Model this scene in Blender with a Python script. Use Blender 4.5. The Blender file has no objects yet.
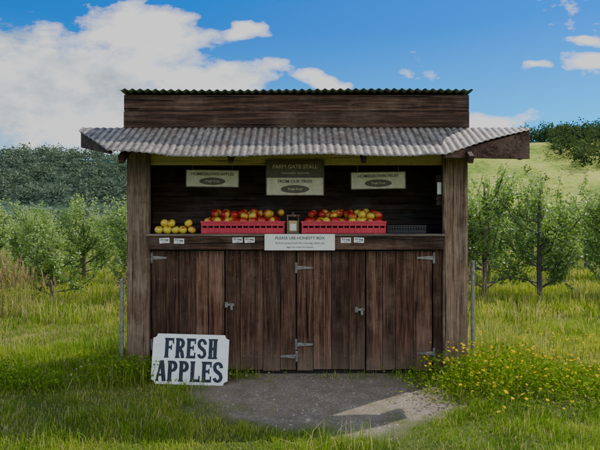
import bpy, math, random
import numpy as np
from mathutils import Vector, Matrix, noise, Euler
random.seed(7); rng=np.random.default_rng(11)
R=math.radians
scene=bpy.context.scene
COL=scene.collection

# ---------------------------------------------------------------- helpers
def new_mat(name):
    m=bpy.data.materials.new(name); m.use_nodes=True
    nt=m.node_tree; nt.nodes.clear()
    out=nt.nodes.new('ShaderNodeOutputMaterial')
    return m,nt,out
def N(nt,t,**kw):
    n=nt.nodes.new(t)
    for k,v in kw.items(): setattr(n,k,v)
    return n
def L(nt,a,b): nt.links.new(a,b)
def ramp(nt,fac,stops):
    r=N(nt,'ShaderNodeValToRGB'); e=r.color_ramp.elements
    while len(e)<len(stops): e.new(0.5)
    for i,(p,c) in enumerate(stops):
        e[i].position=p; e[i].color=(*c,1) if len(c)==3 else c
    L(nt,fac,r.inputs[0]); return r.outputs[0]
def math_(nt,op,a,b=None,c=None,clamp=False):
    n=N(nt,'ShaderNodeMath',operation=op); n.use_clamp=clamp
    for i,v in enumerate((a,b,c)):
        if v is None: continue
        if isinstance(v,(int,float)): n.inputs[i].default_value=v
        else: L(nt,v,n.inputs[i])
    return n.outputs[0]
def mixc(nt,f,a,b,mode='MIX'):
    n=N(nt,'ShaderNodeMix',data_type='RGBA',blend_type=mode)
    for s,v in ((n.inputs[0],f),(n.inputs[6],a),(n.inputs[7],b)):
        if isinstance(v,(int,float)): s.default_value=v
        elif isinstance(v,tuple): s.default_value=(*v,1) if len(v)==3 else v
        else: L(nt,v,s)
    return n.outputs[2]
def noise_tex(nt,vec,scale,detail=4,rough=0.55):
    n=N(nt,'ShaderNodeTexNoise'); n.inputs['Scale'].default_value=scale
    n.inputs['Detail'].default_value=detail; n.inputs['Roughness'].default_value=rough
    if vec is not None: L(nt,vec,n.inputs['Vector'])
    return n.outputs['Fac']

def wood(name,dark,mid,light,axis='Z',grey=(0.2,0.18,0.16),greyamt=0.35,bump=0.7,var=0.5,dust=0.0):
    m,nt,out=new_mat(name)
    tc=N(nt,'ShaderNodeTexCoord'); at=N(nt,'ShaderNodeAttribute',attribute_name='rnd')
    off=N(nt,'ShaderNodeVectorMath',operation='MULTIPLY_ADD')
    comb=N(nt,'ShaderNodeCombineXYZ')
    for i in range(3): L(nt,at.outputs['Fac'],comb.inputs[i])
    off.inputs[1].default_value=(37,53,71)
    L(nt,comb.outputs[0],off.inputs[0]); L(nt,tc.outputs['Object'],off.inputs[2])
    mp=N(nt,'ShaderNodeMapping')
    sc={'Z':(1,1,0.03),'X':(0.03,1,1),'Y':(1,0.03,1)}[axis]
    mp.inputs['Scale'].default_value=sc
    L(nt,off.outputs[0],mp.inputs[0])
    fine=noise_tex(nt,mp.outputs[0],120,4,0.7)
    med=noise_tex(nt,mp.outputs[0],24,3,0.6)
    crack=noise_tex(nt,mp.outputs[0],48,2,0.5)
    blot=noise_tex(nt,off.outputs[0],3.2,4,0.65)
    spk=noise_tex(nt,off.outputs[0],38,2,0.7)
    g=math_(nt,'ADD',math_(nt,'MULTIPLY',fine,0.6),math_(nt,'MULTIPLY',med,0.4))
    c=ramp(nt,g,[(0.38,dark),(0.5,mid),(0.62,light)])
    gm=ramp(nt,blot,[(0.46,(0,0,0)),(0.68,(1,1,1))])
    gf=math_(nt,'MULTIPLY',math_(nt,'MULTIPLY',gm,fine),greyamt*1.7,clamp=True)
    c=mixc(nt,gf,c,grey)
    ck=ramp(nt,crack,[(0.30,(.18,.18,.18)),(0.38,(1,1,1))])
    c=mixc(nt,1.0,c,ck,'MULTIPLY')
    sk=ramp(nt,spk,[(0.62,(1,1,1)),(0.74,(.45,.45,.45))])
    c=mixc(nt,1.0,c,sk,'MULTIPLY')
    v=math_(nt,'ADD',math_(nt,'MULTIPLY',at.outputs['Fac'],var),1-var*0.5)
    vc=N(nt,'ShaderNodeCombineXYZ')
    for i in range(3): L(nt,v,vc.inputs[i])
    c=mixc(nt,1.0,c,vc.outputs[0],'MULTIPLY')
    if dust>0:
        sp_=N(nt,'ShaderNodeSeparateXYZ'); L(nt,tc.outputs['Object'],sp_.inputs[0])
        df=math_(nt,'MULTIPLY',math_(nt,'SUBTRACT',0.36,sp_.outputs[2],clamp=True),math_(nt,'MULTIPLY',blot,dust*3.0),clamp=True)
        c=mixc(nt,df,c,(0.20,0.155,0.11))
    b=N(nt,'ShaderNodeBsdfPrincipled'); L(nt,c,b.inputs['Base Color'])
    b.inputs['Roughness'].default_value=0.75
    b.inputs['Specular IOR Level'].default_value=0.2
    bp=N(nt,'ShaderNodeBump'); bp.inputs['Strength'].default_value=bump; bp.inputs['Distance'].default_value=0.006
    L(nt,g,bp.inputs['Height']); L(nt,bp.outputs[0],b.inputs['Normal'])
    L(nt,b.outputs[0],out.inputs[0]); return m
def simple(name,c1,c2,scale=12,rough=0.6,metal=0.0,bump=0.15,spec=0.4):
    m,nt,out=new_mat(name)
    tc=N(nt,'ShaderNodeTexCoord')
    n=noise_tex(nt,tc.outputs['Object'],scale,6,0.65)
    c=ramp(nt,n,[(0.3,c1),(0.7,c2)])
    b=N(nt,'ShaderNodeBsdfPrincipled'); L(nt,c,b.inputs['Base Color'])
    b.inputs['Roughness'].default_value=rough; b.inputs['Metallic'].default_value=metal
    b.inputs['Specular IOR Level'].default_value=spec
    bp=N(nt,'ShaderNodeBump'); bp.inputs['Strength'].default_value=bump; bp.inputs['Distance'].default_value=0.004
    L(nt,n,bp.inputs['Height']); L(nt,bp.outputs[0],b.inputs['Normal'])
    L(nt,b.outputs[0],out.inputs[0]); return m
def leafmat(name,trans=0.35,mul=1.0,spec=0.0,rough=.6):
    m,nt,out=new_mat(name)
    at=N(nt,'ShaderNodeAttribute',attribute_name='col')
    if spec>0:
        b=N(nt,'ShaderNodeBsdfPrincipled'); L(nt,at.outputs['Color'],b.inputs['Base Color'])
        b.inputs['Roughness'].default_value=rough; b.inputs['Specular IOR Level'].default_value=spec
    else:
        b=N(nt,'ShaderNodeBsdfDiffuse'); L(nt,at.outputs['Color'],b.inputs['Color'])
    t=N(nt,'ShaderNodeBsdfTranslucent')
    c=mixc(nt,1.0,at.outputs['Color'],(1.15*mul,1.2*mul,0.5*mul),'MULTIPLY'); L(nt,c,t.inputs['Color'])
    mx=N(nt,'ShaderNodeMixShader'); mx.inputs[0].default_value=trans
    L(nt,b.outputs[0],mx.inputs[1]); L(nt,t.outputs[0],mx.inputs[2]); L(nt,mx.outputs[0],out.inputs[0])
    return m
def colmat(name,rough=0.35,spec=0.5):
    m,nt,out=new_mat(name)
    at=N(nt,'ShaderNodeAttribute',attribute_name='col')
    b=N(nt,'ShaderNodeBsdfPrincipled'); L(nt,at.outputs['Color'],b.inputs['Base Color'])
    b.inputs['Roughness'].default_value=rough; b.inputs['Specular IOR Level'].default_value=spec
    L(nt,b.outputs[0],out.inputs[0]); return m

def empty(name,loc=(0,0,0)):
    o=bpy.data.objects.new(name,None); o.location=loc; o.empty_display_size=0.2
    COL.objects.link(o); return o
def link(name,me,parent=None,loc=None,rot=None):
    o=bpy.data.objects.new(name,me); COL.objects.link(o)
    if parent: o.parent=parent
    if loc: o.location=loc
    if rot: o.rotation_euler=rot
    return o
class MB:
    def __init__(s): s.v=[];s.f=[];s.m=[];s.r=[]
    def poly(s,vs,faces,mi=0,r=None):
        r=random.random() if r is None else r
        o=len(s.v); s.v+= [tuple(p) for p in vs]; s.r+=[r]*len(vs)
        for f in faces: s.f.append([o+i for i in f]); s.m.append(mi)
    def box(s,x0,x1,y0,y1,z0,z1,mi=0,r=None,M=None):
        vs=[Vector(p) for p in ((x0,y0,z0),(x1,y0,z0),(x1,y1,z0),(x0,y1,z0),(x0,y0,z1),(x1,y0,z1),(x1,y1,z1),(x0,y1,z1))]
        if M is not None: vs=[M@p for p in vs]
        s.poly(vs,[(0,3,2,1),(4,5,6,7),(0,1,5,4),(1,2,6,5),(2,3,7,6),(3,0,4,7)],mi,r)
    def tube(s,pts,rad,n=8,mi=0,r=None):
        vs=[];fs=[]
        k=len(pts)
        for i,p in enumerate(pts):
            p=Vector(p); d=(Vector(pts[min(i+1,k-1)])-Vector(pts[max(i-1,0)])).normalized()
            a=d.cross(Vector((0,0,1)) if abs(d.z)<.9 else Vector((1,0,0))).normalized(); b=d.cross(a)
            rr=rad[i] if isinstance(rad,(list,tuple)) else rad
            for j in range(n):
                t=2*math.pi*j/n; vs.append(p+a*math.cos(t)*rr+b*math.sin(t)*rr)
        for i in range(k-1):
            for j in range(n):
                fs.append((i*n+j,i*n+(j+1)%n,(i+1)*n+(j+1)%n,(i+1)*n+j))
        fs.append(tuple(range(n))[::-1]); fs.append(tuple((k-1)*n+j for j in range(n)))
        s.poly(vs,fs,mi,r)
    def make(s,name,mats,parent=None,bevel=0.0,smooth=False,loc=None,rot=None):
        me=bpy.data.meshes.new(name); me.from_pydata(s.v,[],s.f); 
        for m in mats: me.materials.append(m)
        me.polygons.foreach_set('material_index',s.m)
        a=me.attributes.new('rnd','FLOAT','POINT'); a.data.foreach_set('value',s.r)
        if smooth: me.polygons.foreach_set('use_smooth',[True]*len(me.polygons))
        me.update()
        o=link(name,me,parent,loc,rot)
        if bevel>0:
            b=o.modifiers.new('bev','BEVEL'); b.width=bevel; b.segments=2; b.limit_method='ANGLE'
        return o
def np_mesh(name,V,T,C=None,mats=(),mi=None,smooth=False):
    me=bpy.data.meshes.new(name); V=np.asarray(V,dtype=np.float32); T=np.asarray(T,dtype=np.int32)
    me.vertices.add(len(V)); me.vertices.foreach_set('co',V.ravel())
    me.loops.add(T.size); me.loops.foreach_set('vertex_index',T.ravel())
    me.polygons.add(len(T)); me.polygons.foreach_set('loop_start',np.arange(0,T.size,T.shape[1],dtype=np.int32))
    for m in mats: me.materials.append(m)
    if mi is not None: me.polygons.foreach_set('material_index',np.asarray(mi,dtype=np.int32))
    me.polygons.foreach_set('use_smooth',np.full(len(T),smooth))
    if C is not None:
        a=me.attributes.new('col','FLOAT_COLOR','POINT')
        cc=np.ones((len(V),4),dtype=np.float32); cc[:,:3]=C; a.data.foreach_set('color',cc.ravel())
    me.update(calc_edges=True); return me

# ---------------------------------------------------------------- camera / light / sky
cam=bpy.data.cameras.new('camera'); cam.lens=32; cam.sensor_width=36; cam.clip_end=6000
co=bpy.data.objects.new('camera',cam); COL.objects.link(co); co.location=(0,-5.33,1.5); co.rotation_euler=(R(90),0,0)
scene.camera=co
AZ=51.9; EL=50
sd=Vector((math.sin(R(AZ))*math.cos(R(EL)),math.cos(R(AZ))*math.cos(R(EL)),math.sin(R(EL))))
sl=bpy.data.lights.new('sun','SUN'); sl.energy=5.0; sl.angle=R(0.5); sl.color=(1,0.95,0.86)
so=bpy.data.objects.new('sun',sl); COL.objects.link(so); so.rotation_euler=sd.to_track_quat('Z','Y').to_euler(); so.location=(20,20,30)

w=bpy.data.worlds.new("World"); scene.world=w; w.use_nodes=True
nt=w.node_tree; nt.nodes.clear()
wo=N(nt,'ShaderNodeOutputWorld'); bg=N(nt,'ShaderNodeBackground'); bg.inputs[1].default_value=0.15
sky=N(nt,'ShaderNodeTexSky'); sky.sky_type='NISHITA'; sky.sun_disc=False
sky.sun_elevation=R(EL); sky.sun_rotation=R(AZ); sky.air_density=1.0; sky.dust_density=0.3; sky.ozone_density=3.0
tc=N(nt,'ShaderNodeTexCoord'); sp=N(nt,'ShaderNodeSeparateXYZ'); L(nt,tc.outputs['Generated'],sp.inputs[0])
yc=math_(nt,'MAXIMUM',sp.outputs[1],0.12)
u=math_(nt,'DIVIDE',sp.outputs[0],yc); v=math_(nt,'DIVIDE',sp.outputs[2],yc)
cv=N(nt,'ShaderNodeCombineXYZ'); L(nt,u,cv.inputs[0]); L(nt,math_(nt,'MULTIPLY',v,1.7),cv.inputs[1])
n1=noise_tex(nt,cv.outputs[0],6.5,7,0.62)
n2=noise_tex(nt,cv.outputs[0],3.4,3,0.55)
wrp=N(nt,'ShaderNodeTexNoise'); wrp.inputs['Scale'].default_value=5; wrp.inputs['Detail'].default_value=3; L(nt,cv.outputs[0],wrp.inputs['Vector'])
ws=N(nt,'ShaderNodeSeparateXYZ'); L(nt,wrp.outputs['Color'],ws.inputs[0])
uw=math_(nt,'ADD',u,math_(nt,'MULTIPLY',math_(nt,'SUBTRACT',ws.outputs[0],0.5),0.22))
vw=math_(nt,'ADD',v,math_(nt,'MULTIPLY',math_(nt,'SUBTRACT',ws.outputs[1],0.5),0.13))
blobs=[(30,90,205,82,1.1),(140,26,85,32,0.95),(220,80,78,24,0.95),
 (322,82,36,11,0.8),(236,18,30,8,0.7),(590,66,55,10,0.75),(585,44,36,9,0.65),(525,66,20,6,0.65),(490,120,62,20,1.0)]
acc=None
for (cx,cy,rx,ry,am) in blobs:
    a=math_(nt,'MULTIPLY',math_(nt,'SUBTRACT',uw,(cx-300)/533),533/rx)
    b=math_(nt,'MULTIPLY',math_(nt,'SUBTRACT',vw,(225-cy)/533),533/ry)
    d=math_(nt,'SQRT',math_(nt,'ADD',math_(nt,'MULTIPLY',a,a),math_(nt,'MULTIPLY',b,b)))
    f=math_(nt,'MULTIPLY',math_(nt,'SUBTRACT',1.25,d,clamp=True),am)
    acc=f if acc is None else math_(nt,'MAXIMUM',acc,f)
front=math_(nt,'GREATER_THAN',sp.outputs[1],0.12)
acc=math_(nt,'MULTIPLY',acc,front)
rear=math_(nt,'SUBTRACT',1,front)
gen=noise_tex(nt,tc.outputs['Generated'],2.2,4,0.6)
fill_clouds=math_(nt,'MULTIPLY',math_(nt,'SUBTRACT',gen,0.40,clamp=True),math_(nt,'MULTIPLY',rear,7.0))  # unseen cloud cover behind the camera, added as fill light
dens=math_(nt,'ADD',math_(nt,'ADD',acc,fill_clouds),math_(nt,'MULTIPLY',math_(nt,'SUBTRACT',n1,0.5),2.3))
mask=ramp(nt,dens,[(0.26,(0,0,0)),(0.42,(.5,.5,.5)),(0.70,(1,1,1))])
shade=math_(nt,'ADD',math_(nt,'MULTIPLY',n2,0.8),math_(nt,'MULTIPLY',n1,1.4))
shade=math_(nt,'SUBTRACT',math_(nt,'ADD',shade,math_(nt,'MULTIPLY',u,0.30)),math_(nt,'MULTIPLY',acc,0.12))
ccol=ramp(nt,shade,[(0.64,(.48,.58,.69)),(0.78,(.74,.82,.89)),(0.90,(1,1,1))])
cmul=math_(nt,'ADD',7.2,math_(nt,'MULTIPLY',rear,4.2))  # clouds out of view behind the camera brightened to fill the stall front
cmv=N(nt,'ShaderNodeVectorMath',operation='SCALE'); L(nt,ccol,cmv.inputs[0]); L(nt,cmul,cmv.inputs['Scale'])
elv=ramp(nt,sp.outputs[2],[(0.08,(0,0,0)),(0.34,(1,1,1))])
tcol=mixc(nt,elv,(0.15,1.08,1.42),(0.004,0.52,1.25))
tint=mixc(nt,1.0,sky.outputs[0],tcol,'MULTIPLY')
skyc=mixc(nt,mask,tint,cmv.outputs[0])
L(nt,skyc,bg.inputs[0]); L(nt,bg.outputs[0],wo.inputs[0])

# ---------------------------------------------------------------- materials
M_door=wood('door_wood',(0.016,0.007,0.005),(0.072,0.030,0.018),(0.19,0.095,0.060),'Z',(0.24,0.15,0.105),0.42,var=0.8,dust=.8)
M_post=wood('post_wood',(0.038,0.021,0.014),(0.14,0.083,0.054),(0.30,0.20,0.14),'Z',(0.36,0.27,0.20),0.5,dust=.6)
M_beam=wood('beam_wood',(0.012,0.006,0.004),(0.048,0.023,0.015),(0.135,0.07,0.047),'X',(0.18,0.12,0.09),0.5,var=0.8)
M_back=wood('back_wood',(0.025,0.014,0.010),(0.066,0.038,0.027),(0.11,0.066,0.045),'X',var=0.6)
M_ochre=wood('ochre_ply',(0.35,0.26,0.12),(0.48,0.36,0.17),(0.58,0.45,0.24),'X',(0.4,0.33,0.2),0.3,var=0.2)
M_ctop=wood('counter_wood',(0.06,0.04,0.03),(0.14,0.1,0.075),(0.25,0.19,0.15),'X')
M_dark=simple('dark_gap',(0.008,0.006,0.005),(0.015,0.01,0.008))
M_iron=simple('galvanised_metal',(0.12,0.10,0.085),(0.34,0.32,0.30),30,0.55,0.4)
M_white=simple('white_board_paint',(0.68,0.69,0.68),(0.88,0.88,0.87),9,0.55,bump=.08)
M_card=simple('card_paper',(0.7,0.68,0.62),(0.82,0.8,0.76),20,0.8)
M_ink=simple('dark_paint',(0.012,0.016,0.03),(0.03,0.036,0.055),30,0.6,bump=.05)
M_sign=simple('aged_sign_board',(0.46,0.39,0.27),(0.68,0.60,0.45),14,0.7)
M_signd=simple('dark_sign_board',(0.085,0.065,0.045),(0.15,0.12,0.09),14,0.7)
M_red=simple('red_plastic',(0.50,0.02,0.045),(0.66,0.045,0.08),6,0.4)
M_black=simple('black_plastic',(0.015,0.015,0.016),(0.03,0.03,0.032),6,0.45)
M_leaf=leafmat('leaf',0.42,1.0,.4,.42); M_grass=leafmat('grass_blade',0.45)
M_apple=colmat('apple_skin',0.3,0.5)
M_bark=simple('bark',(0.06,0.05,0.04),(0.18,0.15,0.12),20,.9)

def corr_mat():
    m,nt,out=new_mat('weathered_corrugated_iron')
    tc=N(nt,'ShaderNodeTexCoord')
    mp=N(nt,'ShaderNodeMapping'); mp.inputs['Scale'].default_value=(1,0.10,1); L(nt,tc.outputs['Object'],mp.inputs[0])
    a=noise_tex(nt,mp.outputs[0],26,6,0.7); b=noise_tex(nt,tc.outputs['Object'],2.5,5,0.6)
    c=ramp(nt,a,[(0.34,(0.075,0.065,0.055)),(0.55,(0.25,0.225,0.20)),(0.75,(0.48,0.44,0.39))])
    r=ramp(nt,b,[(0.5,(0,0,0)),(0.75,(0.7,0.7,0.7))])
    c=mixc(nt,r,c,(0.18,0.12,0.085))
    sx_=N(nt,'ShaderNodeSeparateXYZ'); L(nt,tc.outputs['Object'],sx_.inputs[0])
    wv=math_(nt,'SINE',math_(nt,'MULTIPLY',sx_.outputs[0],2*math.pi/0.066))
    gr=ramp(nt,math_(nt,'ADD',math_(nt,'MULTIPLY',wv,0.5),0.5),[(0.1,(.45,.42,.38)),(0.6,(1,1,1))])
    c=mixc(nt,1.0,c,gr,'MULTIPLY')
    p=N(nt,'ShaderNodeBsdfPrincipled'); L(nt,c,p.inputs['Base Color']); p.inputs['Roughness'].default_value=0.65; p.inputs['Metallic'].default_value=0.1
    L(nt,p.outputs[0],out.inputs[0]); return m
M_corr=corr_mat()
M_corrg=simple('lichened_iron',(0.07,0.085,0.06),(0.2,0.22,0.18),18,0.7)

# ---------------------------------------------------------------- fruit stall
ST=empty('fruit_stall')
XL,XR=-1.73,1.68
b=MB()
b.box(XL,XL+0.225,0,0.05,0.0,2.30,0,0.5); b.box(XL,XL+0.05,0.052,0.14,0,2.3,0,.4)
b.make('corner_post_a',[M_post],ST,0.006)
b=MB()
b.box(XR-0.25,XR-0.002,0,0.05,0.0,2.30,0,0.72); b.box(XR-0.052,XR-0.002,0.052,0.14,0,2.3,0,.4)
b.make('corner_post_b',[M_post],ST,0.006)
XD0,XD1=XL+0.225,XR-0.25
edges=[XD0+0.004,-0.755,-0.035,0.66,1.335]
doors=MB()
hz=1.245
for i in range(4):
    a,c=edges[i]+0.006,edges[i+1]-0.006
    n=(5,4,4,4)[i]
    ws_=[random.uniform(.75,1.25) for _ in range(n)]; s=sum(ws_); x=a
    tz=hz-random.uniform(0.0,0.012)
    for q in range(n):
        wd=(c-a)*ws_[q]/s
        doors.box(x+0.002,x+wd-0.002,0.033+random.uniform(0,.006),0.06,0.03+random.uniform(0,.02),tz,0)
        x+=wd
doors.box(1.341,XD1-0.004,0.03,0.06,0.02,1.25,0,0.3)
doors.make('door_planks',[M_door],ST,0.003)
bk=MB(); bk.box(XD0-.05,XD1+.05,0.075,0.09,0.0,1.3,0); bk.box(XD0,XD1,0.064,0.072,0.0,0.03,0)
bk.make('door_backing',[M_dark],ST)
c=MB()
c.box(XD0+0.002,XD1-0.002,-0.035,0.02,1.255,1.385,0,0.75)
c.make('counter_front_board',[M_beam],ST,0.004)
c=MB()
c.box(XD0-0.02,XD1+0.02,-0.05,0.15,1.388,1.412,0)
for k in range(3): c.box(XD0-0.02,XD1+0.02,0.154+k*.21,0.36+k*.21,1.388,1.412,0)
c.make('counter_top',[M_ctop],ST,0.003)
s=MB()
for x in (XL+0.004,XR-0.03):
    y=0.145
    while y<0.95:
        s.box(x,x+0.022,y,y+0.147,0.03,2.78,0); y+=0.15
s.make('side_cladding',[M_door],ST,0.003)
s=MB(); z=0.05
while z<2.7:
    s.box(XL+0.03,XR-0.035,0.80+random.uniform(0,.006),0.83,z,z+0.158,0); z+=0.162
s.make('back_wall',[M_back],ST,0.003)
s=MB(); s.box(XL+.03,XR-.035,0.835,0.85,0.05,2.75); s.make('back_wall_gap_cover',[M_dark],ST)  # dark sheet added behind the boards to stop daylight showing through gaps
s=MB(); s.box(XL+.05,XR-.05,0.05,0.79,2.42,2.44,0); s.make('ceiling_boards',[M_back],ST)
s=MB(); s.box(XD0-0.02,XD1+0.02,0.056,0.075,2.105,2.30,0,0.5); s.make('lintel',[M_ochre],ST,0.002)
s=MB()
s.box(XL-0.03,XR+0.01,-0.012,0.02,2.47,2.635,0,0.45); s.box(XL-0.03,XR+0.01,-0.004,0.02,2.64,2.80,0,0.75)
s.box(XL-0.03,XL+0.0,0.022,0.9,2.47,2.80,0,0.3); s.box(XR-0.02,XR+0.01,0.022,0.9,2.47,2.80,0,0.3)
s.box(XL-0.03,XR+0.01,0.901,0.93,2.3,2.80,0,0.3)
s.make('parapet_boards',[M_beam],ST,0.004)
def corr(name,x0,x1,yb,yf,zf,pitch,amp,mat,nt_=10):
    xs=np.arange(x0,x1,pitch/8); V=[];F=[]
    for x in xs:
        fy=yf(x); by=yb(x)
        for j in range(nt_+1):
            y=by+(fy-by)*j/nt_
            V.append((x,y,zf(x,y)+amp*math.sin(2*math.pi*x/pitch)))
    n=nt_+1
    for i in range(len(xs)-1):
        for j in range(nt_): a=i*n+j; F.append((a,a+1,a+n+1,a+n))
    me=bpy.data.meshes.new(name); me.from_pydata(V,[],F); me.materials.append(mat)
    me.polygons.foreach_set('use_smooth',[True]*len(F)); me.update()
    o=link(name,me,ST); sm=o.modifiers.new('s','SOLIDIFY'); sm.thickness=0.003; return o
corr('roof_sheet',XL-0.055,XR+0.04,lambda x:1.05,lambda x:-0.07,lambda x,y:2.835-0.03*y+0.006*math.sin(x*2.1),0.076,0.009,M_corrg)
def yf(x):
    lap=-.012*(int((x+5)/0.76)%2)
    if x>1.30: return -0.56+(x-1.30)/(2.29-1.30)*0.50
    if x<-1.72: return -0.56+(-1.72-x)/0.46*0.46
    return -0.56+lap-0.006*math.sin(x*9)
def zaw(x,y):
    t=(-y)/0.56
    sag=-0.014*math.sin((x+1.7)/3.4*math.pi*1.0)*t + 0.010*math.sin(x*3.1+1)*t+.004*math.sin(x*8)*t
    curl=(0.03*max(0,x-1.0)+0.04*max(0,-1.2-x))*t
    return 2.475+y*0.60+sag+curl
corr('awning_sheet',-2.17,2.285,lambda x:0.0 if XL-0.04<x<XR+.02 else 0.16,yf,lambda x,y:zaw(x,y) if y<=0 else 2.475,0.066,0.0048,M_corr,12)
s=MB()
s.box(-2.14,XL-.035,0.02,0.06,2.30,2.445,0,0.4); s.box(XR+0.012,2.25,0.02,0.06,2.28,2.445,0,0.4)
for x in (-1.62,-0.63,0.58,1.55):
    M=Matrix.Translation((x,-0.02,2.44))@Matrix.Rotation(math.atan(0.60),4,'X')
    s.box(-0.022,0.022,-0.60,0.0,-0.085,-0.012,0,None,M)
def wedge(P1,P2,h1,h2,th=0.035):
    P1=Vector(P1);P2=Vector(P2); d=(P2-P1); n=Vector((d.y,-d.x,0)).normalized()*th
    if n.y<0: n=-n
    vs=[P1,P2,P2-Vector((0,0,h2)),P1-Vector((0,0,h1))]; vs=vs+[p+n for p in vs]
    s.poly(vs,[(0,1,2,3),(7,6,5,4),(0,4,5,1),(1,5,6,2),(2,6,7,3),(3,7,4,0)],0,0.6)
wedge((1.30,-0.53,zaw(1.3,-.53)-.012),(2.275,-0.05,2.435),0.03,0.28)
wedge((-1.72,-0.53,zaw(-1.72,-.53)-.012),(-2.155,-0.09,2.41),0.03,0.15)
s.box(2.24,2.275,-0.04,0.16,2.17,2.44,0,.5); s.box(-2.155,-2.12,-0.06,0.16,2.27,2.44,0,.5)
s.make('awning_frame',[M_beam],ST,0.003)

h=MB()
def hinge(x,z,dr,L_=0.17,y=0.03):
    h.box(x-0.012,x+0.012,y-0.005,y,z-0.055,z+0.055,0)
    vs=[(x+dr*.012,y-.004,z-.02),(x+dr*L_,y-.004,z-.009),(x+dr*L_,y-.004,z+.009),(x+dr*.012,y-.004,z+.02)]
    if dr<0: vs=vs[::-1]
    vb=[(p[0],y,p[2]) for p in vs]
    h.poly(vs+vb,[(0,1,2,3),(7,6,5,4),(0,4,5,1),(1,5,6,2),(2,6,7,3),(3,7,4,0)],0)
    h.tube([(x,y-.008,z-.05),(x,y-.008,z+.05)],0.006,8)
    for k in (0.35,.6,.85): h.tube([(x+dr*L_*k,y-.008,z),(x+dr*L_*k,y-.003,z)],0.005,6)
hinge(-0.04,1.07,1); hinge(-0.04,0.30,1); hinge(-0.035,0.18,-1,.16)
hinge(1.345,1.17,-1,.17); hinge(1.345,0.21,-1,.17); hinge(-1.49,1.17,1,.15); hinge(-1.49,0.3,1,.15)
def latch(x,z):
    h.box(x-.035,x+.045,.022,.03,z-.012,z+.012,0); h.box(x-.05,x-.02,.02,.03,z-.028,z+.028,0)
    h.tube([(x+.02,.012,z-.012),(x+.02,.012,z-.05)],0.014,10)
    pts=[(x+.02+.014*math.cos(t),.014,z+.0+.016*math.sin(t)) for t in np.linspace(0,math.pi,8)]
    h.tube(pts,0.003,6)
latch(-0.705,0.70); latch(0.60,0.65)
h.make('hinges_and_latches',[M_iron],ST,0.001)
nl=MB()
for k in range(90):
    x=random.choice(edges[:-1])+random.uniform(.03,.6); z=random.choice([.18,.95,1.17])+random.uniform(-.008,.008)
    nl.tube([(x,.0325,z),(x,.037,z)],0.0035,6)
nl.make('nail_heads',[M_iron],ST)

# ---------------------------------------------------------------- text helper
def text(body,size,loc,parent,mat=M_ink,sx=1,off=0.0,name='lettering',rot=(R(90),0,0)):
    cu=bpy.data.curves.new(name,'FONT'); cu.body=body; cu.size=size; cu.align_x='CENTER'; cu.align_y='CENTER'; cu.offset=off
    cu.materials.append(mat); o=link(name,cu,parent,loc,rot); o.scale=(sx,1,1); return o
def oval(cx,cz,rx,rz,y,name,mat,parent):
    vs=[(cx+rx*math.cos(t),y,cz+rz*math.sin(t)) for t in np.linspace(0,2*math.pi,32,endpoint=False)]
    vb=[(p[0],y+.002,p[2]) for p in vs]
    m=MB(); m.poly(vs+vb,[tuple(range(32)),tuple(range(63,31,-1))]+[(i,i+32,(i+1)%32+32,(i+1)%32) for i in range(32)]); return m.make(name,[mat],parent)
def hang_sign(cx,cz,wd,ht,y,txt,mat=M_sign,ov=True,top=2.12,tilt=0):
    P=empty('hanging_sign',(cx,y,cz)); P.rotation_euler=(0,R(tilt),0)
    m=MB(); m.box(-wd/2,wd/2,0,.014,-ht/2,ht/2); m.make('board',[mat],P,0.002)
    m=MB(); t=.008
    m.box(-wd/2-t,wd/2+t,-.004,.016,ht/2+.001,ht/2+t); m.box(-wd/2-t,wd/2+t,-.004,.016,-ht/2-t,-ht/2-.001)
    m.box(-wd/2-t,-wd/2-.001,-.004,.016,-ht/2,ht/2); m.box(wd/2+.001,wd/2+t,-.004,.016,-ht/2,ht/2)
    m.make('frame',[M_signd],P)
    if top>cz+ht/2+.02:
        m=MB()
        for q in (-wd*.38,wd*.38): m.tube([(q,.007,ht/2),(q,.007,top-cz)],0.0025,5)
        m.make('hanging_wires',[M_iron],P)
    if ov:
        text(txt,0.043,(0,-.0035,ht*.27),P,M_signd if mat is M_sign else M_sign,1.0,.0006)
        oval(0,-ht*.17,wd*.25,ht*.23,-.003,'oval_badge',M_signd,P)
        text('Fresh Fruit',0.032,(0,-.0055,-ht*.17),P,M_sign,1.0,.0004)
    else:
        text(txt,0.052,(0,-.003,.02),P,M_sign,1.05,.001); text('ORCHARD GROWN',.028,(0,-.003,-.045),P,M_sign,1.1)
    return P
hang_sign(-0.895,1.975,0.53,0.165,0.12,'HOMEGROWN APPLES',tilt=.7)
hang_sign(0.80,1.955,0.55,0.165,0.12,'HOMEGROWN FRUIT',tilt=-1)
hang_sign(-0.05,1.89,0.57,0.175,0.03,'FROM OUR TREES',top=2.0)
hang_sign(-0.05,2.065,0.57,0.165,0.032,'FARM GATE STALL',M_signd,False,top=2.18)
P=empty('counter_notice',(0.0,-0.056,1.325))
m=MB(); m.box(-0.35,0.345,0,.003,-0.075,0.085); m.make('card',[M_card],P)
text('PLEASE USE HONESTY BOX',0.040,(0,-.002,.045),P,M_ink,1.0,.0004); text('All fruit picked fresh this morning, thank you',0.027,(0,-.002,-.004),P,M_ink)
text('Bags are under the counter',0.024,(0,-.002,-.044),P,M_ink)
for x,zc in ((-1.345,1.345),(-1.20,1.34),(-0.62,1.35),(-0.50,1.35),(0.455,1.348),(0.585,1.35)):
    P=empty('price_tag',(x,-0.040,zc)); P.rotation_euler=(0,random.uniform(-.08,.08),0)
    m=MB(); m.box(-.05,.05,0,.002,-.026,.026); m.make('card',[M_card],P)
    text('$3 bag',0.03,(0,-.0015,.008),P,M_ink,1,.0006); text('apples',0.018,(0,-.0015,-.014),P,M_ink)
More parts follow.
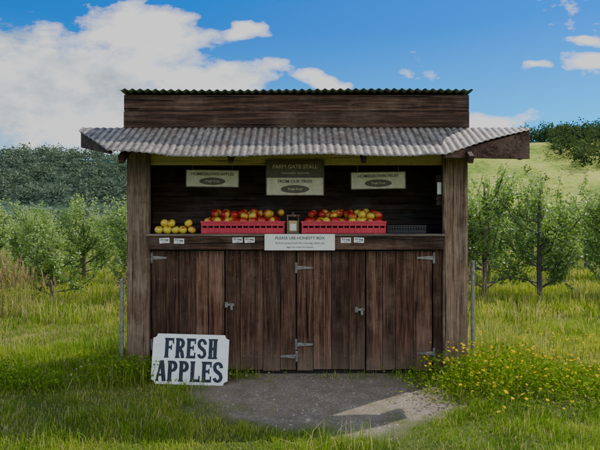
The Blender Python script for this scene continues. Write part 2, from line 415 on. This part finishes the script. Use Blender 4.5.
P=empty('wall_notice',(1.405,0.040,1.86)); m=MB(); m.box(-.022,.018,0,.004,-.05,.07); m.make('card',[M_card],P)
m=MB(); m.box(-.03,.022,.005,.03,-.16,.14); m.make('backing_batten',[M_back],P)

# ---------------------------------------------------------------- apples & crates
def apple_arr(r,reddish,seed):
    rg=random.Random(seed); nu,nv=14,10
    V=[];C=[]
    rot=Euler((rg.uniform(-.7,.7),rg.uniform(-.7,.7),rg.uniform(0,6.3))).to_matrix()
    blush=Vector((rg.uniform(-1,1),rg.uniform(-1,1),rg.uniform(0,1))).normalized()
    for i in range(nv+1):
        th=math.pi*i/nv
        rr=r*math.sin(th)*(1+0.06*math.cos(th)); z=r*0.92*math.cos(th)-r*.42*math.exp(-(th/.38)**2)+r*.25*math.exp(-((math.pi-th)/.3)**2)
        for j in range(nu):
            ph=2*math.pi*j/nu; p=Vector((rr*math.cos(ph),rr*math.sin(ph),z))
            d=p.normalized() if p.length>0 else p
            k=0.5+0.5*d.dot(blush)+0.35*noise.noise(Vector((math.cos(ph)*4,math.sin(ph)*4,seed*1.7)))
            k=min(1,max(0,(k-(1-reddish))*2.2))
            yel=Vector((0.75,0.50,0.06)); red=Vector((0.50,0.018,0.02)); grn=Vector((0.58,0.58,0.07))
            base=yel.lerp(grn,rg.random()*.3+ (0.2 if reddish<.15 else 0)); cc=base.lerp(red,k)
            V.append(rot@p); C.append(tuple(cc))
    F=[(i*nu+j,(i+1)*nu+j,(i+1)*nu+(j+1)%nu,i*nu+(j+1)%nu) for i in range(nv) for j in range(nu)]
    o=len(V)
    for z,q in ((r*.5,.0025),(r*1.12,.003)):
        for j in range(4): V.append(rot@Vector((q*math.cos(j*1.57)+ (z-r*.5)*.2,q*math.sin(j*1.57),z))); C.append((.06,.04,.02))
    F+=[(o+j,o+(j+1)%4,o+4+(j+1)%4,o+4+j) for j in range(4)]
    return V,F,C
def apples_obj(name,places,parent,loc=None):
    V=[];F=[];C=[]
    for k,(x,y,z,r,red) in enumerate(places):
        v,f,c_=apple_arr(r,red,k*7+len(places)); o=len(V)
        V+=[(p.x+x,p.y+y,p.z+z) for p in v]; F+=[tuple(q+o for q in t) for t in f]; C+=c_
    me=np_mesh(name,V,F,np.array(C),[M_apple],smooth=True)
    return link(name,me,parent,loc)
def crate(name,cx,y0,wd,dp,ht,mat,z0=1.414):
    P=empty(name,(cx,y0,z0)); m=MB(); t=.006; w2=wd/2
    m.box(-w2,w2,0,dp,0,.006)
    for yy in (0,dp-t):
        m.box(-w2,w2,yy,yy+t,.0065,ht*.45); m.box(-w2,w2,yy,yy+t,ht*.62,ht*.85)
        m.box(-w2-.006,w2+.006,yy-.005 if yy==0 else yy-.001,yy+t+.001 if yy==0 else yy+t+.005,ht*.852,ht)
        for k in range(15):
            x=-w2+.004+k*(wd-.02)/14; m.box(x,x+.012,yy-.004,yy-.0005 if yy==0 else yy+t+.003,.007,ht*.85)
    for xx in (-w2,w2-t):
        m.box(xx,xx+t,t+.0005,dp-t-.0005,.0065,ht*.45); m.box(xx,xx+t,t+.0005,dp-t-.0005,ht*.62,ht)
        m.box(xx,xx+t,.04,.06,ht*.45,ht*.62); m.box(xx,xx+t,dp-.06,dp-.04,ht*.45,ht*.62)
    m.make('crate_shell',[mat],P,0.0015); return P
def heap(wd,dp,ht,redf,seed,n2=.75):
    rg=random.Random(seed); pl=[]
    for row in range(4):
        x=-wd/2+.045+(.03 if row%2 else 0)
        while x<wd/2-.04:
            y=.05+row*.08
            pl.append((x,y,ht-.012+row*.006+rg.uniform(0,.016),rg.uniform(.040,.049),redf(x,rg)))
            hump=math.sin((x/wd+.5)*math.pi*3+seed)*.25
            if rg.random()<n2+hump and row>0: pl.append((x+.04+rg.uniform(-.012,.012),y-.035+rg.uniform(-.01,.01),ht+.050+row*.010+rg.uniform(-.008,.014),rg.uniform(.040,.049),redf(x,rg)))
            x+=.088+rg.uniform(-.004,.010)
    return pl
P=crate('red_apple_crate',-0.575,0.03,0.84,0.36,0.125,M_red)
apples_obj('apples',heap(.8,.36,.125,lambda x,g:g.choice([1.0,.9,.7,.8,.6]),3,.85),P)
P=crate('red_apple_crate',0.44,0.03,0.85,0.36,0.125,M_red)
apples_obj('apples',heap(.8,.36,.125,lambda x,g:(1.15 if abs(x)>.25 else g.choice([.5,.65,.45,.8])),9,.8),P)
P=crate('black_fruit_tray',1.09,0.12,0.40,0.34,0.085,M_black)
pl=[]
rg=random.Random(5)
for (x0,n) in ((-1.42,3),(-1.17,2)):
    for k in range(n):
        for row in range(2):
            pl.append((x0+k*.085+rg.uniform(-.008,.008)-(.0 if row==0 else .02),.03+row*.09,1.412+.038,rg.uniform(.036,.046),rg.choice([.02,.25,.45,.12])))
    for k in range(n-1): pl.append((x0+.04+k*.085+rg.uniform(-.01,.01),.07,1.412+.105,.042,rg.choice([.02,.2,.4,.5])))
apples_obj('yellow_apples',pl,None)
P=empty('honesty_box',(-0.07,0.0,1.414)); m=MB()
for x in (-.06,.05):
    for y in (0,.09): m.box(x,x+.01,y,y+.01,.0205,.17,0)
m.box(-.062,.062,-.002,.102,0,.02,0); m.box(-.064,.064,-.004,.104,.1705,.19,0); m.box(-.012,.012,.03,.04,.1905,.215,0)
m.box(-.045,.045,.02,.08,.021,.13,1); m.box(-.03,.03,.012,.018,.03,.10,2)
m.make('box_frame',[M_post,M_ochre,M_card],P,.002)

# ---------------------------------------------------------------- fresh apples sign
SG=empty('fresh_apples_sign',(-1.045,-0.33,0.0)); SG.rotation_euler=(R(-9),R(1.2),R(-2))
W2,H=0.362,0.465; z0=0.0
prof=[]
def notch(cx,cz,a0,a1,r=.05,n=7): return [(cx+r*math.cos(t),cz+r*math.sin(t)) for t in np.linspace(a0,a1,n)]
pi=math.pi
r_=.04
prof+=notch(-W2,z0,pi/2,0,r_); prof+=notch(W2,z0,pi,pi/2,r_); prof+=notch(W2,z0+H,1.5*pi,pi,r_); prof+=notch(-W2,z0+H,0,-pi/2,r_)
n=len(prof); m=MB()
m.poly([(x,0,z) for x,z in prof]+[(x,.018,z) for x,z in prof],[tuple(range(n)),tuple(range(2*n-1,n-1,-1))]+[(i,i+n,(i+1)%n+n,(i+1)%n) for i in range(n)],0)
m.make('sign_board',[M_white],SG,0.0015)
lt=MB(); cnt=[0]
def stroke(pts,wd):
    cnt[0]+=1; y=-.0015-0.00025*(cnt[0]%9)
    k=len(pts); vs=[]
    for i,(x,z) in enumerate(pts):
        a=pts[max(i-1,0)]; c_=pts[min(i+1,k-1)]
        dx,dz=c_[0]-a[0],c_[1]-a[1]; l=math.hypot(dx,dz) or 1
        w_=wd[i] if isinstance(wd,list) else wd
        nx,nz=-dz/l*w_/2,dx/l*w_/2
        vs+=[(x+nx,y,z+nz),(x-nx,y,z-nz)]
    lt.poly(vs,[(2*i,2*i+1,2*i+3,2*i+2) for i in range(k-1)],0,.5)
def letter(ch,x,z,w,h):
    T=w*.38; t=h*.14; sf=h*.085
    def vst(cx,za=0,zb=1): stroke([(x+cx,z+h*za),(x+cx,z+h*zb)],T)
    def hb(xa,xb,zz,tt=t): stroke([(x+xa,z+zz),(x+xb,z+zz)],tt)
    def ser(cx,top): hb(cx-T*.66,cx+T*.66,h-sf/2 if top else sf/2,sf)
    l=T*.68; rr=w-T*.68
    if ch in 'FEL':
        vst(l); ser(l,True); ser(l,False)
        if ch!='L': hb(l,w,h-t/2); stroke([(x+w-T*.2,z+h),(x+w-T*.2,z+h*.72)],T*.4); hb(l,w*.78,h*.53,t*.9); stroke([(x+w*.74,z+h*.66),(x+w*.74,z+h*.40)],T*.35)
        if ch!='F': hb(l,w,t/2); stroke([(x+w-T*.2,z),(x+w-T*.2,z+h*.3)],T*.4)
    if ch in 'RP':
        vst(l); ser(l,True); ser(l,False)
        cz=h*.73; ra=h*.27-t/2
        pts=[(l,h-t/2),(w*.5,h-t/2)]+[(w*.5+(w*.5-T/2)*math.sin(q),cz+ra*math.cos(q)) for q in np.linspace(.2,pi-.2,9)]+[(w*.5,cz-ra),(l,cz-ra)]
        wd=[t,t]+[t+(T-t)*math.sin(q)  for q in np.linspace(.2,pi-.2,9)]+[t,t]
        stroke([(x+a,z+b_) for a,b_ in pts],wd)
        if ch=='R': stroke([(x+w*.5,z+h*.46),(x+w*.72,z+h*.3),(x+w-T*.45,z)],T*.95)
    if ch=='S':
        pts=[];wd=[]
        for q in np.linspace(-.2,pi*1.0,9): pts.append((w*.5+(w*.5-T*.45)*math.cos(q),h*.74+(h*.26-t/2)*math.sin(q))); wd.append(t+(T*.9-t)*abs(math.cos(q)))
        pts.append((w*.25,h*.6));wd.append(T*.95); pts.append((w*.5,h*.5)); wd.append(T); pts.append((w*.75,h*.4)); wd.append(T*.95)
        for q in np.linspace(0,-pi-.2+.4,9): pts.append((w*.5+(w*.5-T*.45)*math.cos(q),h*.26+(h*.26-t/2)*math.sin(q))); wd.append(t+(T*.9-t)*abs(math.cos(q)))
        stroke([(x+a,z+b_) for a,b_ in pts],wd)
    if ch=='H':
        vst(l);vst(rr);ser(l,1);ser(l,0);ser(rr,1);ser(rr,0);hb(l,rr,h*.5)
    if ch=='A':
        stroke([(x+w*.14,z),(x+w*.47,z+h)],T*.55); stroke([(x+w*.84,z),(x+w*.54,z+h)],T*1.05); hb(w*.25,w*.75,h*.3,t*.8)
        hb(0,w*.32,sf/2,sf); hb(w*.64,w,sf/2,sf)
def word(s_,x0,x1,z,h,gap=.012):
    w=(x1-x0-gap*(len(s_)-1))/len(s_)
    for i,ch in enumerate(s_): letter(ch,x0+i*(w+gap),z,w,h)
word('FRESH',-0.250,0.258,z0+.243,.185,.014); word('APPLES',-0.318,0.318,z0+.028,.19,.011)
lt.make('painted_lettering',[M_ink],SG)

for x,y,hh in ((-1.775,-0.02,0.95),(1.735,0.03,1.13)):
    m=MB(); m.tube([(0,0,-.05),(0,0,hh)],0.019,12); m.tube([(0,0,hh),(0,0,hh+.012)],[.022,.016],12); m.tube([(-.022,0,hh*.8),(.022,0,hh*.8)],.006,6)
    m.make('metal_fence_post',[M_iron],None,loc=(x,y,0))

# ---------------------------------------------------------------- ground
def dirt(x,y):
    q=((x-0.16)/1.05)**2+((y+0.58)/0.80)**2
    q+=0.75*noise.noise(Vector((x*1.7,y*1.7,3)))+0.45*noise.noise(Vector((x*6,y*6,1)))
    return q
def gz(x,y):
    a=0.03*noise.noise(Vector((x*.6,y*.6,0)))+.015*noise.noise(Vector((x*2.2,y*2.2,5)))
    d=max(abs(x)-1.6,0)+max(-y-0.3,0)+max(y-1,0)
    return a*min(1,d*1.2)+.006*noise.noise(Vector((x*9,y*9,5)))
xs=np.concatenate([-np.geomspace(3000,8,26),np.linspace(-7.8,7.8,209),np.geomspace(8,3000,26)])
ys=np.concatenate([-np.geomspace(400,7,10),np.linspace(-6.8,8,199),np.geomspace(8.2,4000,30)])
V=np.array([(x,y,gz(x,y) if abs(x)<40 and abs(y)<60 else 0) for y in ys for x in xs])
C=np.zeros((len(V),3)); 
for i,(x,y,z) in enumerate(V):
    if abs(x)<4 and abs(y)<4: C[i,0]=min(1,max(0,(1.35-dirt(x,y))*1.6))
nx=len(xs); F=[(j*nx+i,j*nx+i+1,(j+1)*nx+i+1,(j+1)*nx+i) for j in range(len(ys)-1) for i in range(nx-1)]
m,nt,out=new_mat('ground_soil_and_turf')
tc=N(nt,'ShaderNodeTexCoord'); at=N(nt,'ShaderNodeAttribute',attribute_name='col'); sx=N(nt,'ShaderNodeSeparateColor'); L(nt,at.outputs['Color'],sx.inputs[0])
a=noise_tex(nt,tc.outputs['Object'],1.2,8,0.7); f_=noise_tex(nt,tc.outputs['Object'],45,6,0.75); gg=noise_tex(nt,tc.outputs['Object'],5,6,.6)
turf=ramp(nt,a,[(0.3,(0.07,0.11,0.022)),(0.55,(0.15,0.18,0.045)),(0.75,(0.26,0.25,0.09))])
soil=ramp(nt,f_,[(0.3,(0.17,0.135,0.10)),(0.5,(0.34,0.285,0.22)),(0.7,(0.52,0.45,0.36))])
soil=mixc(nt,ramp(nt,gg,[(.4,(0,0,0)),(.7,(.7,.7,.7))]),soil,(0.20,.155,.11))
cc=mixc(nt,sx.outputs[0],turf,soil)
p=N(nt,'ShaderNodeBsdfPrincipled'); L(nt,cc,p.inputs['Base Color']); p.inputs['Roughness'].default_value=0.95; p.inputs['Specular IOR Level'].default_value=.1
bp=N(nt,'ShaderNodeBump'); bp.inputs['Strength'].default_value=1; bp.inputs['Distance'].default_value=.03; L(nt,math_(nt,'ADD',f_,gg),bp.inputs['Height']); L(nt,bp.outputs[0],p.inputs['Normal'])
L(nt,p.outputs[0],out.inputs[0])
link('ground',np_mesh('ground',V,F,C,[m],smooth=True))
V=[];F=[];
for k in range(900):
    x,y=random.gauss(.2,.7),random.uniform(-1.5,0.0)
    if dirt(x,y)>1.05: continue
    r=min(.014,abs(random.gauss(0,.005))+.003); o=len(V); z=gz(x,y)
    for dx,dy,dz in ((1,0,0),(-1,0,0),(0,1,0),(0,-1,0),(.1,.1,.8),(0,0,-1)): V.append((x+dx*r*random.uniform(.6,1.2),y+dy*r*random.uniform(.6,1.2),z+dz*r*.7))
    for f in ((0,2,4),(2,1,4),(1,3,4),(3,0,4)): F.append(tuple(o+i for i in f))
me=np_mesh('pebbles',V,F,None,[simple('stone',(.2,.17,.14),(.40,.36,.30),20,.9)]); link('pebbles',me)

# ---------------------------------------------------------------- grass
def blades(P,h,wd,col,lean=.5,bend=.6):
    n=len(P); az=rng.uniform(0,2*pi,n); fa=rng.uniform(0,2*pi,n)
    le=np.abs(rng.normal(0,lean,n)); 
    d=np.stack([np.cos(az),np.sin(az),np.zeros(n)],1); s_=np.stack([np.cos(fa),np.sin(fa),np.zeros(n)],1)*wd[:,None]*.5
    up=np.array([0,0,1.0])
    mid=P+up*(h*.55)[:,None]+d*(h*le*.3)[:,None]
    tip=P+up*(h*np.clip(1-le*bend*.6,.35,1))[:,None]+d*(h*le)[:,None]
    V=np.stack([P-s_,P+s_,mid-s_*.75,mid+s_*.75,tip],1).reshape(-1,3)
    i=np.arange(n)[:,None]*5
    T=np.stack([i+0,i+1,i+3,i+0,i+3,i+2,i+2,i+3,i+4],2).reshape(-1,3)
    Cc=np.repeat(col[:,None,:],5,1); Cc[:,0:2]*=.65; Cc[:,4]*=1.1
    return V,T,Cc.reshape(-1,3)
G1=np.array([.075,.17,.016]);G2=np.array([.22,.34,.032]);G3=np.array([.44,.45,.08]);DRY=np.array([.62,.51,.27])
def pal(t,dry):
    c=np.where(t[:,None]<.5,G1+(G2-G1)*(t[:,None]*2),G2+(G3-G2)*((t[:,None]-.5)*2))
    k=(rng.random(len(t))<dry)[:,None]; return np.where(k,DRY*rng.uniform(.6,1.1,(len(t),1)),c)
parts=[]
def field(n,d0,d1,hlo,hhi,w0,w1,dryf=.12,tb=.45):
    d=d0+(d1-d0)*rng.random(n); x=(rng.random(n)*2-1)*(d*.62+1.0); y=d-5.33
    P=[];H=[];W_=[];T=[];D=[]
    for a,b_ in zip(x,y):
        if -1.78<a<1.74 and -.01<b_<1.0: continue
        q=9
        if abs(a)<4 and abs(b_)<4:
            q=dirt(a,b_)
            if q<1.0 and random.random()>0.05: continue
            if q<1.4 and random.random()<.45: continue
        cl=noise.noise(Vector((a*.9,b_*.9,9))); cl2=noise.noise(Vector((a*3.1,b_*3.1,4)))
        k=.45+.6*cl+.8*cl2; k=min(1.5,max(.05,k))
        hh=(hlo+(hhi-hlo)*k*random.random()**.6)
        if q<1.4: hh*=.45
        P.append((a,b_,gz(a,b_)-.005)); H.append(hh); W_.append(random.uniform(w0,w1)); T.append(min(1,max(0,tb+(.1 if a>1 else 0)+.6*noise.noise(Vector((a*.5,b_*.5,2)))+.5*noise.noise(Vector((a*2.5,b_*2.5,22)))+random.uniform(-.28,.28))))
        D.append(dryf*(1+2*noise.noise(Vector((a*.7,b_*.7,14)))))
    parts.append(blades(np.array(P),np.array(H),np.array(W_),pal(np.array(T),np.array(D))))
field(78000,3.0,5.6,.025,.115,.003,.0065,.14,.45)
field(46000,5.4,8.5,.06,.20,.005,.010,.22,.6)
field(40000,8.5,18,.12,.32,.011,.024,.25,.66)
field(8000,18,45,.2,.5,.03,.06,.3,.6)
def join(parts):
    o=0;Vs=[];Ts=[];Cs=[]
    for v_,t_,c_ in parts: Vs.append(v_);Ts.append(t_+o);Cs.append(c_);o+=len(v_)
    return np.concatenate(Vs),np.concatenate(Ts),np.concatenate(Cs)
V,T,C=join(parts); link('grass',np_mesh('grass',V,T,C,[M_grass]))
parts=[]
def tuft(x,y,n,hh,r,t=.5,dry=.2,w=.006,lean=.5):
    P=np.stack([rng.normal(x,r,n),rng.normal(y,r*.7,n),np.full(n,gz(x,y)-.01)],1)
    keep=~((P[:,0]>-1.78)&(P[:,0]<1.74)&(P[:,1]>-.01)&(P[:,1]<1)); P=P[keep]; n=len(P)
    if n==0: return
    parts.append(blades(P,hh*rng.uniform(.45,1,n),rng.uniform(w*.6,w*1.2,n),pal(np.clip(rng.normal(t,.2,n),0,1),np.full(n,dry)),lean))
for x,y,n,hh in ((.25,-1.85,90,.30),(.45,-1.75,70,.24),(.05,-1.95,70,.26),(-.6,-1.9,50,.14),(-1.6,-.25,160,.34),(-1.85,-.35,140,.28),(-1.45,-.12,90,.3),(-2.3,-.5,150,.26),(-2.8,-.3,150,.28),
    (-.65,-.1,60,.18),(-.5,-.08,40,.14),(.3,-.07,50,.10),(.55,-.08,60,.12),(1.0,-.06,60,.13),(1.2,-.08,60,.16),(1.75,-.15,150,.34),(1.95,.1,120,.3),(-2.0,.5,130,.45),(2.1,.6,150,.5),(-3.0,-.9,120,.2),(1.5,-.12,60,.2)):
    tuft(x,y,n,hh,.09 if n<100 else .16,.4,.14)
for k in range(34):
    tuft(random.choice((-1,1))*random.uniform(.9,3.2),random.uniform(-2.1,-.5),45,random.uniform(.12,.22),.08,.4,.16,.005,.6)
for k in range(90):
    side=random.choice((-1,1)); x=side*random.uniform(1.9,8.5); y=random.uniform(.6,6.0); tuft(x,y,70,random.uniform(.25,.55),.16,random.uniform(.3,.8),.35,.011,.35)
V,T,C=join(parts); link('grass_tufts',np_mesh('grass_tufts',V,T,C,[M_grass]))
parts=[]
def reed(x,y,n,hh,r):
    P=np.stack([rng.normal(x,r,n),rng.normal(y,r,n),np.zeros(n)],1)
    H=hh*rng.uniform(.6,1,n); col=np.tile(np.array([.38,.35,.14]),(n,1))*rng.uniform(.6,1.1,(n,1))
    parts.append(blades(P,H,np.full(n,.010),col,.14))
    for k in range(2):
        Q=P+np.stack([rng.normal(0,.03,n),rng.normal(0,.03,n),H*(.70+.13*k)],1)
        parts.append(blades(Q,H*.2,np.full(n,.022),np.tile(np.array([.48,.33,.2]),(n,1))*rng.uniform(.6,1.1,(n,1)),.35))
for x,y,n,hh in ((-4.65,3.1,40,1.05),(-4.9,3.4,50,1.15),(-4.3,3.4,16,.85),(-5.6,3.2,40,1.1),(2.9,4.3,18,.95),(3.2,4.5,12,.9),(-3.1,4.2,12,.8)):
    reed(x,y,n,hh,.18)
V,T,C=join(parts); link('dry_seed_grass',np_mesh('dry_seed_grass',V,T,C,[M_grass]))

# ---------------------------------------------------------------- leaf clouds
def leaves(P,size,col):
    n=len(P); a=rng.normal(0,1,(n,3)); a[:,2]*=.7; a/=np.linalg.norm(a,axis=1)[:,None]
    b_=rng.normal(0,1,(n,3)); b_=np.cross(a,b_); b_/=np.linalg.norm(b_,axis=1)[:,None]
    size=np.broadcast_to(size,(n,)).astype(float); s=size[:,None]
    V=np.stack([P-a*s*.5,P+b_*s*.27,P+a*s*.5,P-b_*s*.27],1).reshape(-1,3)
    i=np.arange(n)[:,None]*4; T=np.stack([i,i+1,i+2,i,i+2,i+3],2).reshape(-1,3)
    return V,T,np.repeat(col[:,None,:],4,1).reshape(-1,3)
parts=[]
n=7500
cx=rng.choice([1.45,1.75,2.1,2.45,1.35,1.9,2.8,3.2,2.3,2.7],n); P=np.stack([cx+rng.normal(0,.24,n),rng.normal(-.45,.28,n),np.zeros(n)],1)
hm=.24*np.exp(-((P[:,0]-1.75)/.75)**2)*(1+.5*np.sin(P[:,0]*9)*np.cos(P[:,1]*11))+.09; P[:,2]=rng.random(n)**.8*hm
keep=~((P[:,1]>-.03)&(P[:,0]<1.74)); P=P[keep]; n=len(P)
parts.append(leaves(P,rng.uniform(.018,.045,n),pal(rng.uniform(.1,.8,n),np.full(n,.02))*rng.uniform(.65,.95,(n,1))))
for cx_,cy_,nw,hh in ((-1.75,-.2,1600,.24),(-2.5,-.45,1300,.18),(-3.0,-.2,1000,.2),(-1.45,-.12,500,.2),(-.62,-.1,250,.1)):
    P=np.stack([rng.normal(cx_,.2,nw),rng.normal(cy_,.1,nw),rng.random(nw)*hh],1); P=P[~((P[:,1]>-.03)&(P[:,0]>-1.78))]; nw=len(P)
    parts.append(leaves(P,rng.uniform(.018,.04,nw),pal(rng.uniform(0,.6,nw),np.full(nw,.03))))
fl=[]
for k in range(170):
    x=random.choice([1.3,1.55,1.9,2.2,2.6,1.75,2.9])+random.gauss(0,.22); y=random.gauss(-.42,.28)
    if x<1.1: continue
    fl.append((x,y,random.uniform(.6,1.1)*(.28*math.exp(-((x-1.75)/.8)**2)+.12)))
for k in range(380):
    x=random.uniform(1.0,4.0); y=random.uniform(-1.5,1.2)
    if noise.noise(Vector((x*1.3,y*1.3,31)))<-.1 or x<1.0-.6*y-.0 and y<-.2 and x<1.3: continue
    fl.append((x,y,random.uniform(.10,.24)))
fl=[f for f in fl if not(f[0]<1.8 and f[1]>-.05)]
A=np.array(fl); Pb=A.copy(); Pb[:,2]=0
parts.append(blades(Pb,A[:,2],np.full(len(A),.003),np.tile(G1,(len(A),1)),.001))
V,T,C=join(parts)
FV=[];FF=[];FC=[]
for x,y,z in fl:
    tl=Vector((random.gauss(0,.35),random.gauss(-.25,.35),1)).normalized(); q=tl.to_track_quat('Z','Y'); r=random.uniform(.010,.020); o=len(FV)
    FV.append((x,y,z+.002)); FC.append((.8,.42,.01))
    for j in range(12):
        rr=r if j%2 else r*.62; p_=q@Vector((rr*math.cos(j*pi/6),rr*math.sin(j*pi/6),.003)); FV.append((x+p_.x,y+p_.y,z+p_.z)); FC.append((.9,.64,.02))
    for j in range(12): FF.append((o,o+1+j,o+1+(j+1)%12))
o=len(V); V=np.concatenate([V,np.array(FV)]); T=np.concatenate([T,np.array(FF)+o]); C=np.concatenate([C,np.array(FC)])
link('yellow_wildflowers',np_mesh('yellow_wildflowers',V,T,C,[M_grass]))

# ---------------------------------------------------------------- apple trees
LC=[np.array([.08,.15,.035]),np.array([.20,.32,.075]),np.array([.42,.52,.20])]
def tree_mesh(seed,Ht=2.8,leafy=1.0):
    rg=random.Random(seed); tb=MB(); pts=[];cols=[]
    tb.tube([(0,0,-.05),(.02,.01,.5),(0,.03,1.1),(.03,0,1.8),(0,0,Ht*.85)],[.06,.05,.042,.028,.008],8)
    shoots=[]
    for k in range(22):
        z0=rg.uniform(.15,2.0); a=rg.uniform(0,2*pi); ln=rg.uniform(.6,1.15)*(1.2-z0*.22)
        d=Vector((math.cos(a),math.sin(a),rg.uniform(.1,.8)))
        p0=Vector((0,0,z0)); p1=p0+d*ln*.5; p2=p1+Vector((d.x*.35,d.y*.35,d.z*.5+.25))*ln
        tb.tube([p0,p1,p2],[.022,.014,.005],5)
        shoots+= [(p0.lerp(p1,.4),p1),(p1,p2)]
        for q in range(4):
            s0=p0.lerp(p1,rg.uniform(.3,1)) if rg.random()<.5 else p1.lerp(p2,rg.uniform(0,1))
            e=s0+Vector((rg.gauss(0,.16),rg.gauss(0,.16),rg.uniform(.15,.65)))
            tb.tube([s0,e],[.007,.003],4); shoots.append((s0,e))
        if z0<1.0:
            s0=p1; e=s0+Vector((rg.gauss(0,.2),rg.gauss(0,.2),-rg.uniform(.1,.35))); shoots.append((s0,e))
    for k in range(14):
        z0=Ht*rg.uniform(.55,.8); s0=Vector((rg.gauss(0,.3),rg.gauss(0,.3),z0)); e=s0+Vector((rg.gauss(0,.12),rg.gauss(0,.12),rg.uniform(.3,.95)))
        tb.tube([s0,e],[.007,.003],4); shoots.append((s0,e))
    for s0,e in shoots:
        ln=(e-s0).length; n=int(ln*rg.uniform(40,125)*leafy); tone=rg.uniform(-.32,.32)
        for i in range(n):
            t=rg.random(); p=s0.lerp(e,t)+Vector((rg.gauss(0,.045),rg.gauss(0,.045),rg.gauss(0,.05)))
            if p.z<.05: continue
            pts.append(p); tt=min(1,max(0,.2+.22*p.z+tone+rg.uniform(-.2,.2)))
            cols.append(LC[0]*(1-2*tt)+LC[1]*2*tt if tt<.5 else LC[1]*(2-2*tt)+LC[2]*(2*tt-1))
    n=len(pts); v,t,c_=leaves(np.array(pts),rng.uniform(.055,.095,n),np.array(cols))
    bv=np.array(tb.v); bt=[]
    for f in tb.f:
        for i in range(1,len(f)-1): bt.append((f[0],f[i],f[i+1]))
    bt=np.array(bt)+len(v)
    V=np.concatenate([v,bv]);T=np.concatenate([t,bt]);C=np.concatenate([c_,np.tile([.12,.1,.08],(len(bv),1))])
    return np_mesh('apple_tree_mesh_%d'%seed,V,T,C,[M_leaf,M_bark],np.concatenate([np.zeros(len(t)),np.ones(len(bt))]))
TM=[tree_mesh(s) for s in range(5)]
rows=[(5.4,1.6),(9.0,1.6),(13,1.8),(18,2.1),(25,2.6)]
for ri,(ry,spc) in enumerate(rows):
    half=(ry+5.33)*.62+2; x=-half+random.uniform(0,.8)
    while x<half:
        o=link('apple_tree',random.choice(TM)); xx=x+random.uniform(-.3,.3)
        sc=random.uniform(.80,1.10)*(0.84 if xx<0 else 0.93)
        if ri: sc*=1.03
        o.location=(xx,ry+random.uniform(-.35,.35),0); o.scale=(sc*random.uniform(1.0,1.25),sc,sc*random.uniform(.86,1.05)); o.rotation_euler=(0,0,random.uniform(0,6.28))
        x+=spc*random.uniform(.75,1.2)

# ---------------------------------------------------------------- hills
def hillh(x,y):
    e=lambda cx,cy,rx,ry,h:h*math.exp(-((x-cx)/rx)**2-((y-cy)/ry)**2)
    h=e(-330,620,330,170,76)+e(-40,800,260,160,46)+e(330,480,170,190,70)+e(520,620,200,200,66)+e(130,500,110,150,46)
    h+=4*noise.noise(Vector((x*.012,y*.012,0)))
    k=min(1,max(0,(y-120)/120)); return h*k-1.0
xs=np.linspace(-1100,1100,150); ys=np.linspace(110,1100,90)
V=np.array([(x,y,hillh(x,y)) for y in ys for x in xs]); nx=len(xs)
C=np.zeros((len(V),3)); C[:,0]=np.clip((20-V[:,0])/80,0,1)
F=[(j*nx+i,j*nx+i+1,(j+1)*nx+i+1,(j+1)*nx+i) for j in range(len(ys)-1) for i in range(nx-1)]
m,nt,out=new_mat('hill_pasture'); tc=N(nt,'ShaderNodeTexCoord'); at=N(nt,'ShaderNodeAttribute',attribute_name='col'); sx=N(nt,'ShaderNodeSeparateColor'); L(nt,at.outputs['Color'],sx.inputs[0])
a=noise_tex(nt,tc.outputs['Object'],.02,8,.65); b2=noise_tex(nt,tc.outputs['Object'],.3,6,.7)
c_=ramp(nt,math_(nt,'ADD',math_(nt,'MULTIPLY',a,.6),math_(nt,'MULTIPLY',b2,.4)),[(.40,(.13,.21,.045)),(.5,(.32,.36,.08)),(.60,(.48,.43,.14))])
c_=mixc(nt,sx.outputs[0],c_,(.06,.09,.06))
p=N(nt,'ShaderNodeBsdfDiffuse'); L(nt,c_,p.inputs['Color'])
L(nt,p.outputs[0],out.inputs[0]); link('hills',np_mesh('hills',V,F,C,[m],smooth=True))
def crown(x,y,z,r,h,n,base,sz=(.22,.42)):
    u_=rng.normal(0,1,(n,3)); u_/=np.linalg.norm(u_,axis=1)[:,None]; rad=rng.uniform(.55,1.0,n)[:,None]
    lump=1+.25*np.sin(u_[:,0:1]*5+x)+.2*np.cos(u_[:,2:3]*6+y)
    P=u_*rad*lump*np.array([r,r,h*.42])+np.array([x,y,z+h*.55])
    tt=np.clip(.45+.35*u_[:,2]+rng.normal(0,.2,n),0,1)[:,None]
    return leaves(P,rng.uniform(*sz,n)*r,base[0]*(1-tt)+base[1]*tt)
parts=[]
far_hazy=(np.array([.050,.080,.070]),np.array([.17,.215,.14])); near=(np.array([.025,.05,.025]),np.array([.12,.16,.06]))  # the distant greens carry bluish air haze mixed into their colour
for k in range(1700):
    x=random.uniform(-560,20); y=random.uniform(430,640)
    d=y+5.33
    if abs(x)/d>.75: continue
    h=random.uniform(8,18); parts.append(crown(x,y,hillh(x,y),random.uniform(4,8),h,52,far_hazy,(.28,.5)))
for k in range(900):
    y=random.uniform(330,560); x=random.uniform(.40,.80)*y
    u_=x/(y+5.33); 
    lim=340+ (130 if u_<.47 else 60 if u_<.52 else 20)
    if y<lim: continue
    parts.append(crown(x,y,hillh(x,y),random.uniform(4,7),random.uniform(11,20),60,near,(.3,.5)))
for k in range(26):
    y=random.uniform(220,400); x=random.uniform(.30,.7)*y; parts.append(crown(x,y,hillh(x,y),random.uniform(2.5,4),random.uniform(5,9),90,near))
for k in range(90):
    x=random.uniform(-75,75); y=random.uniform(75,95); parts.append(crown(x,y,0,random.uniform(2,3.6),random.uniform(3,5),80,far_hazy))
V,T,C=join(parts)
link('distant_forest',np_mesh('distant_forest',V,T,C,[leafmat('far_leaf',.15)]))
print('done')
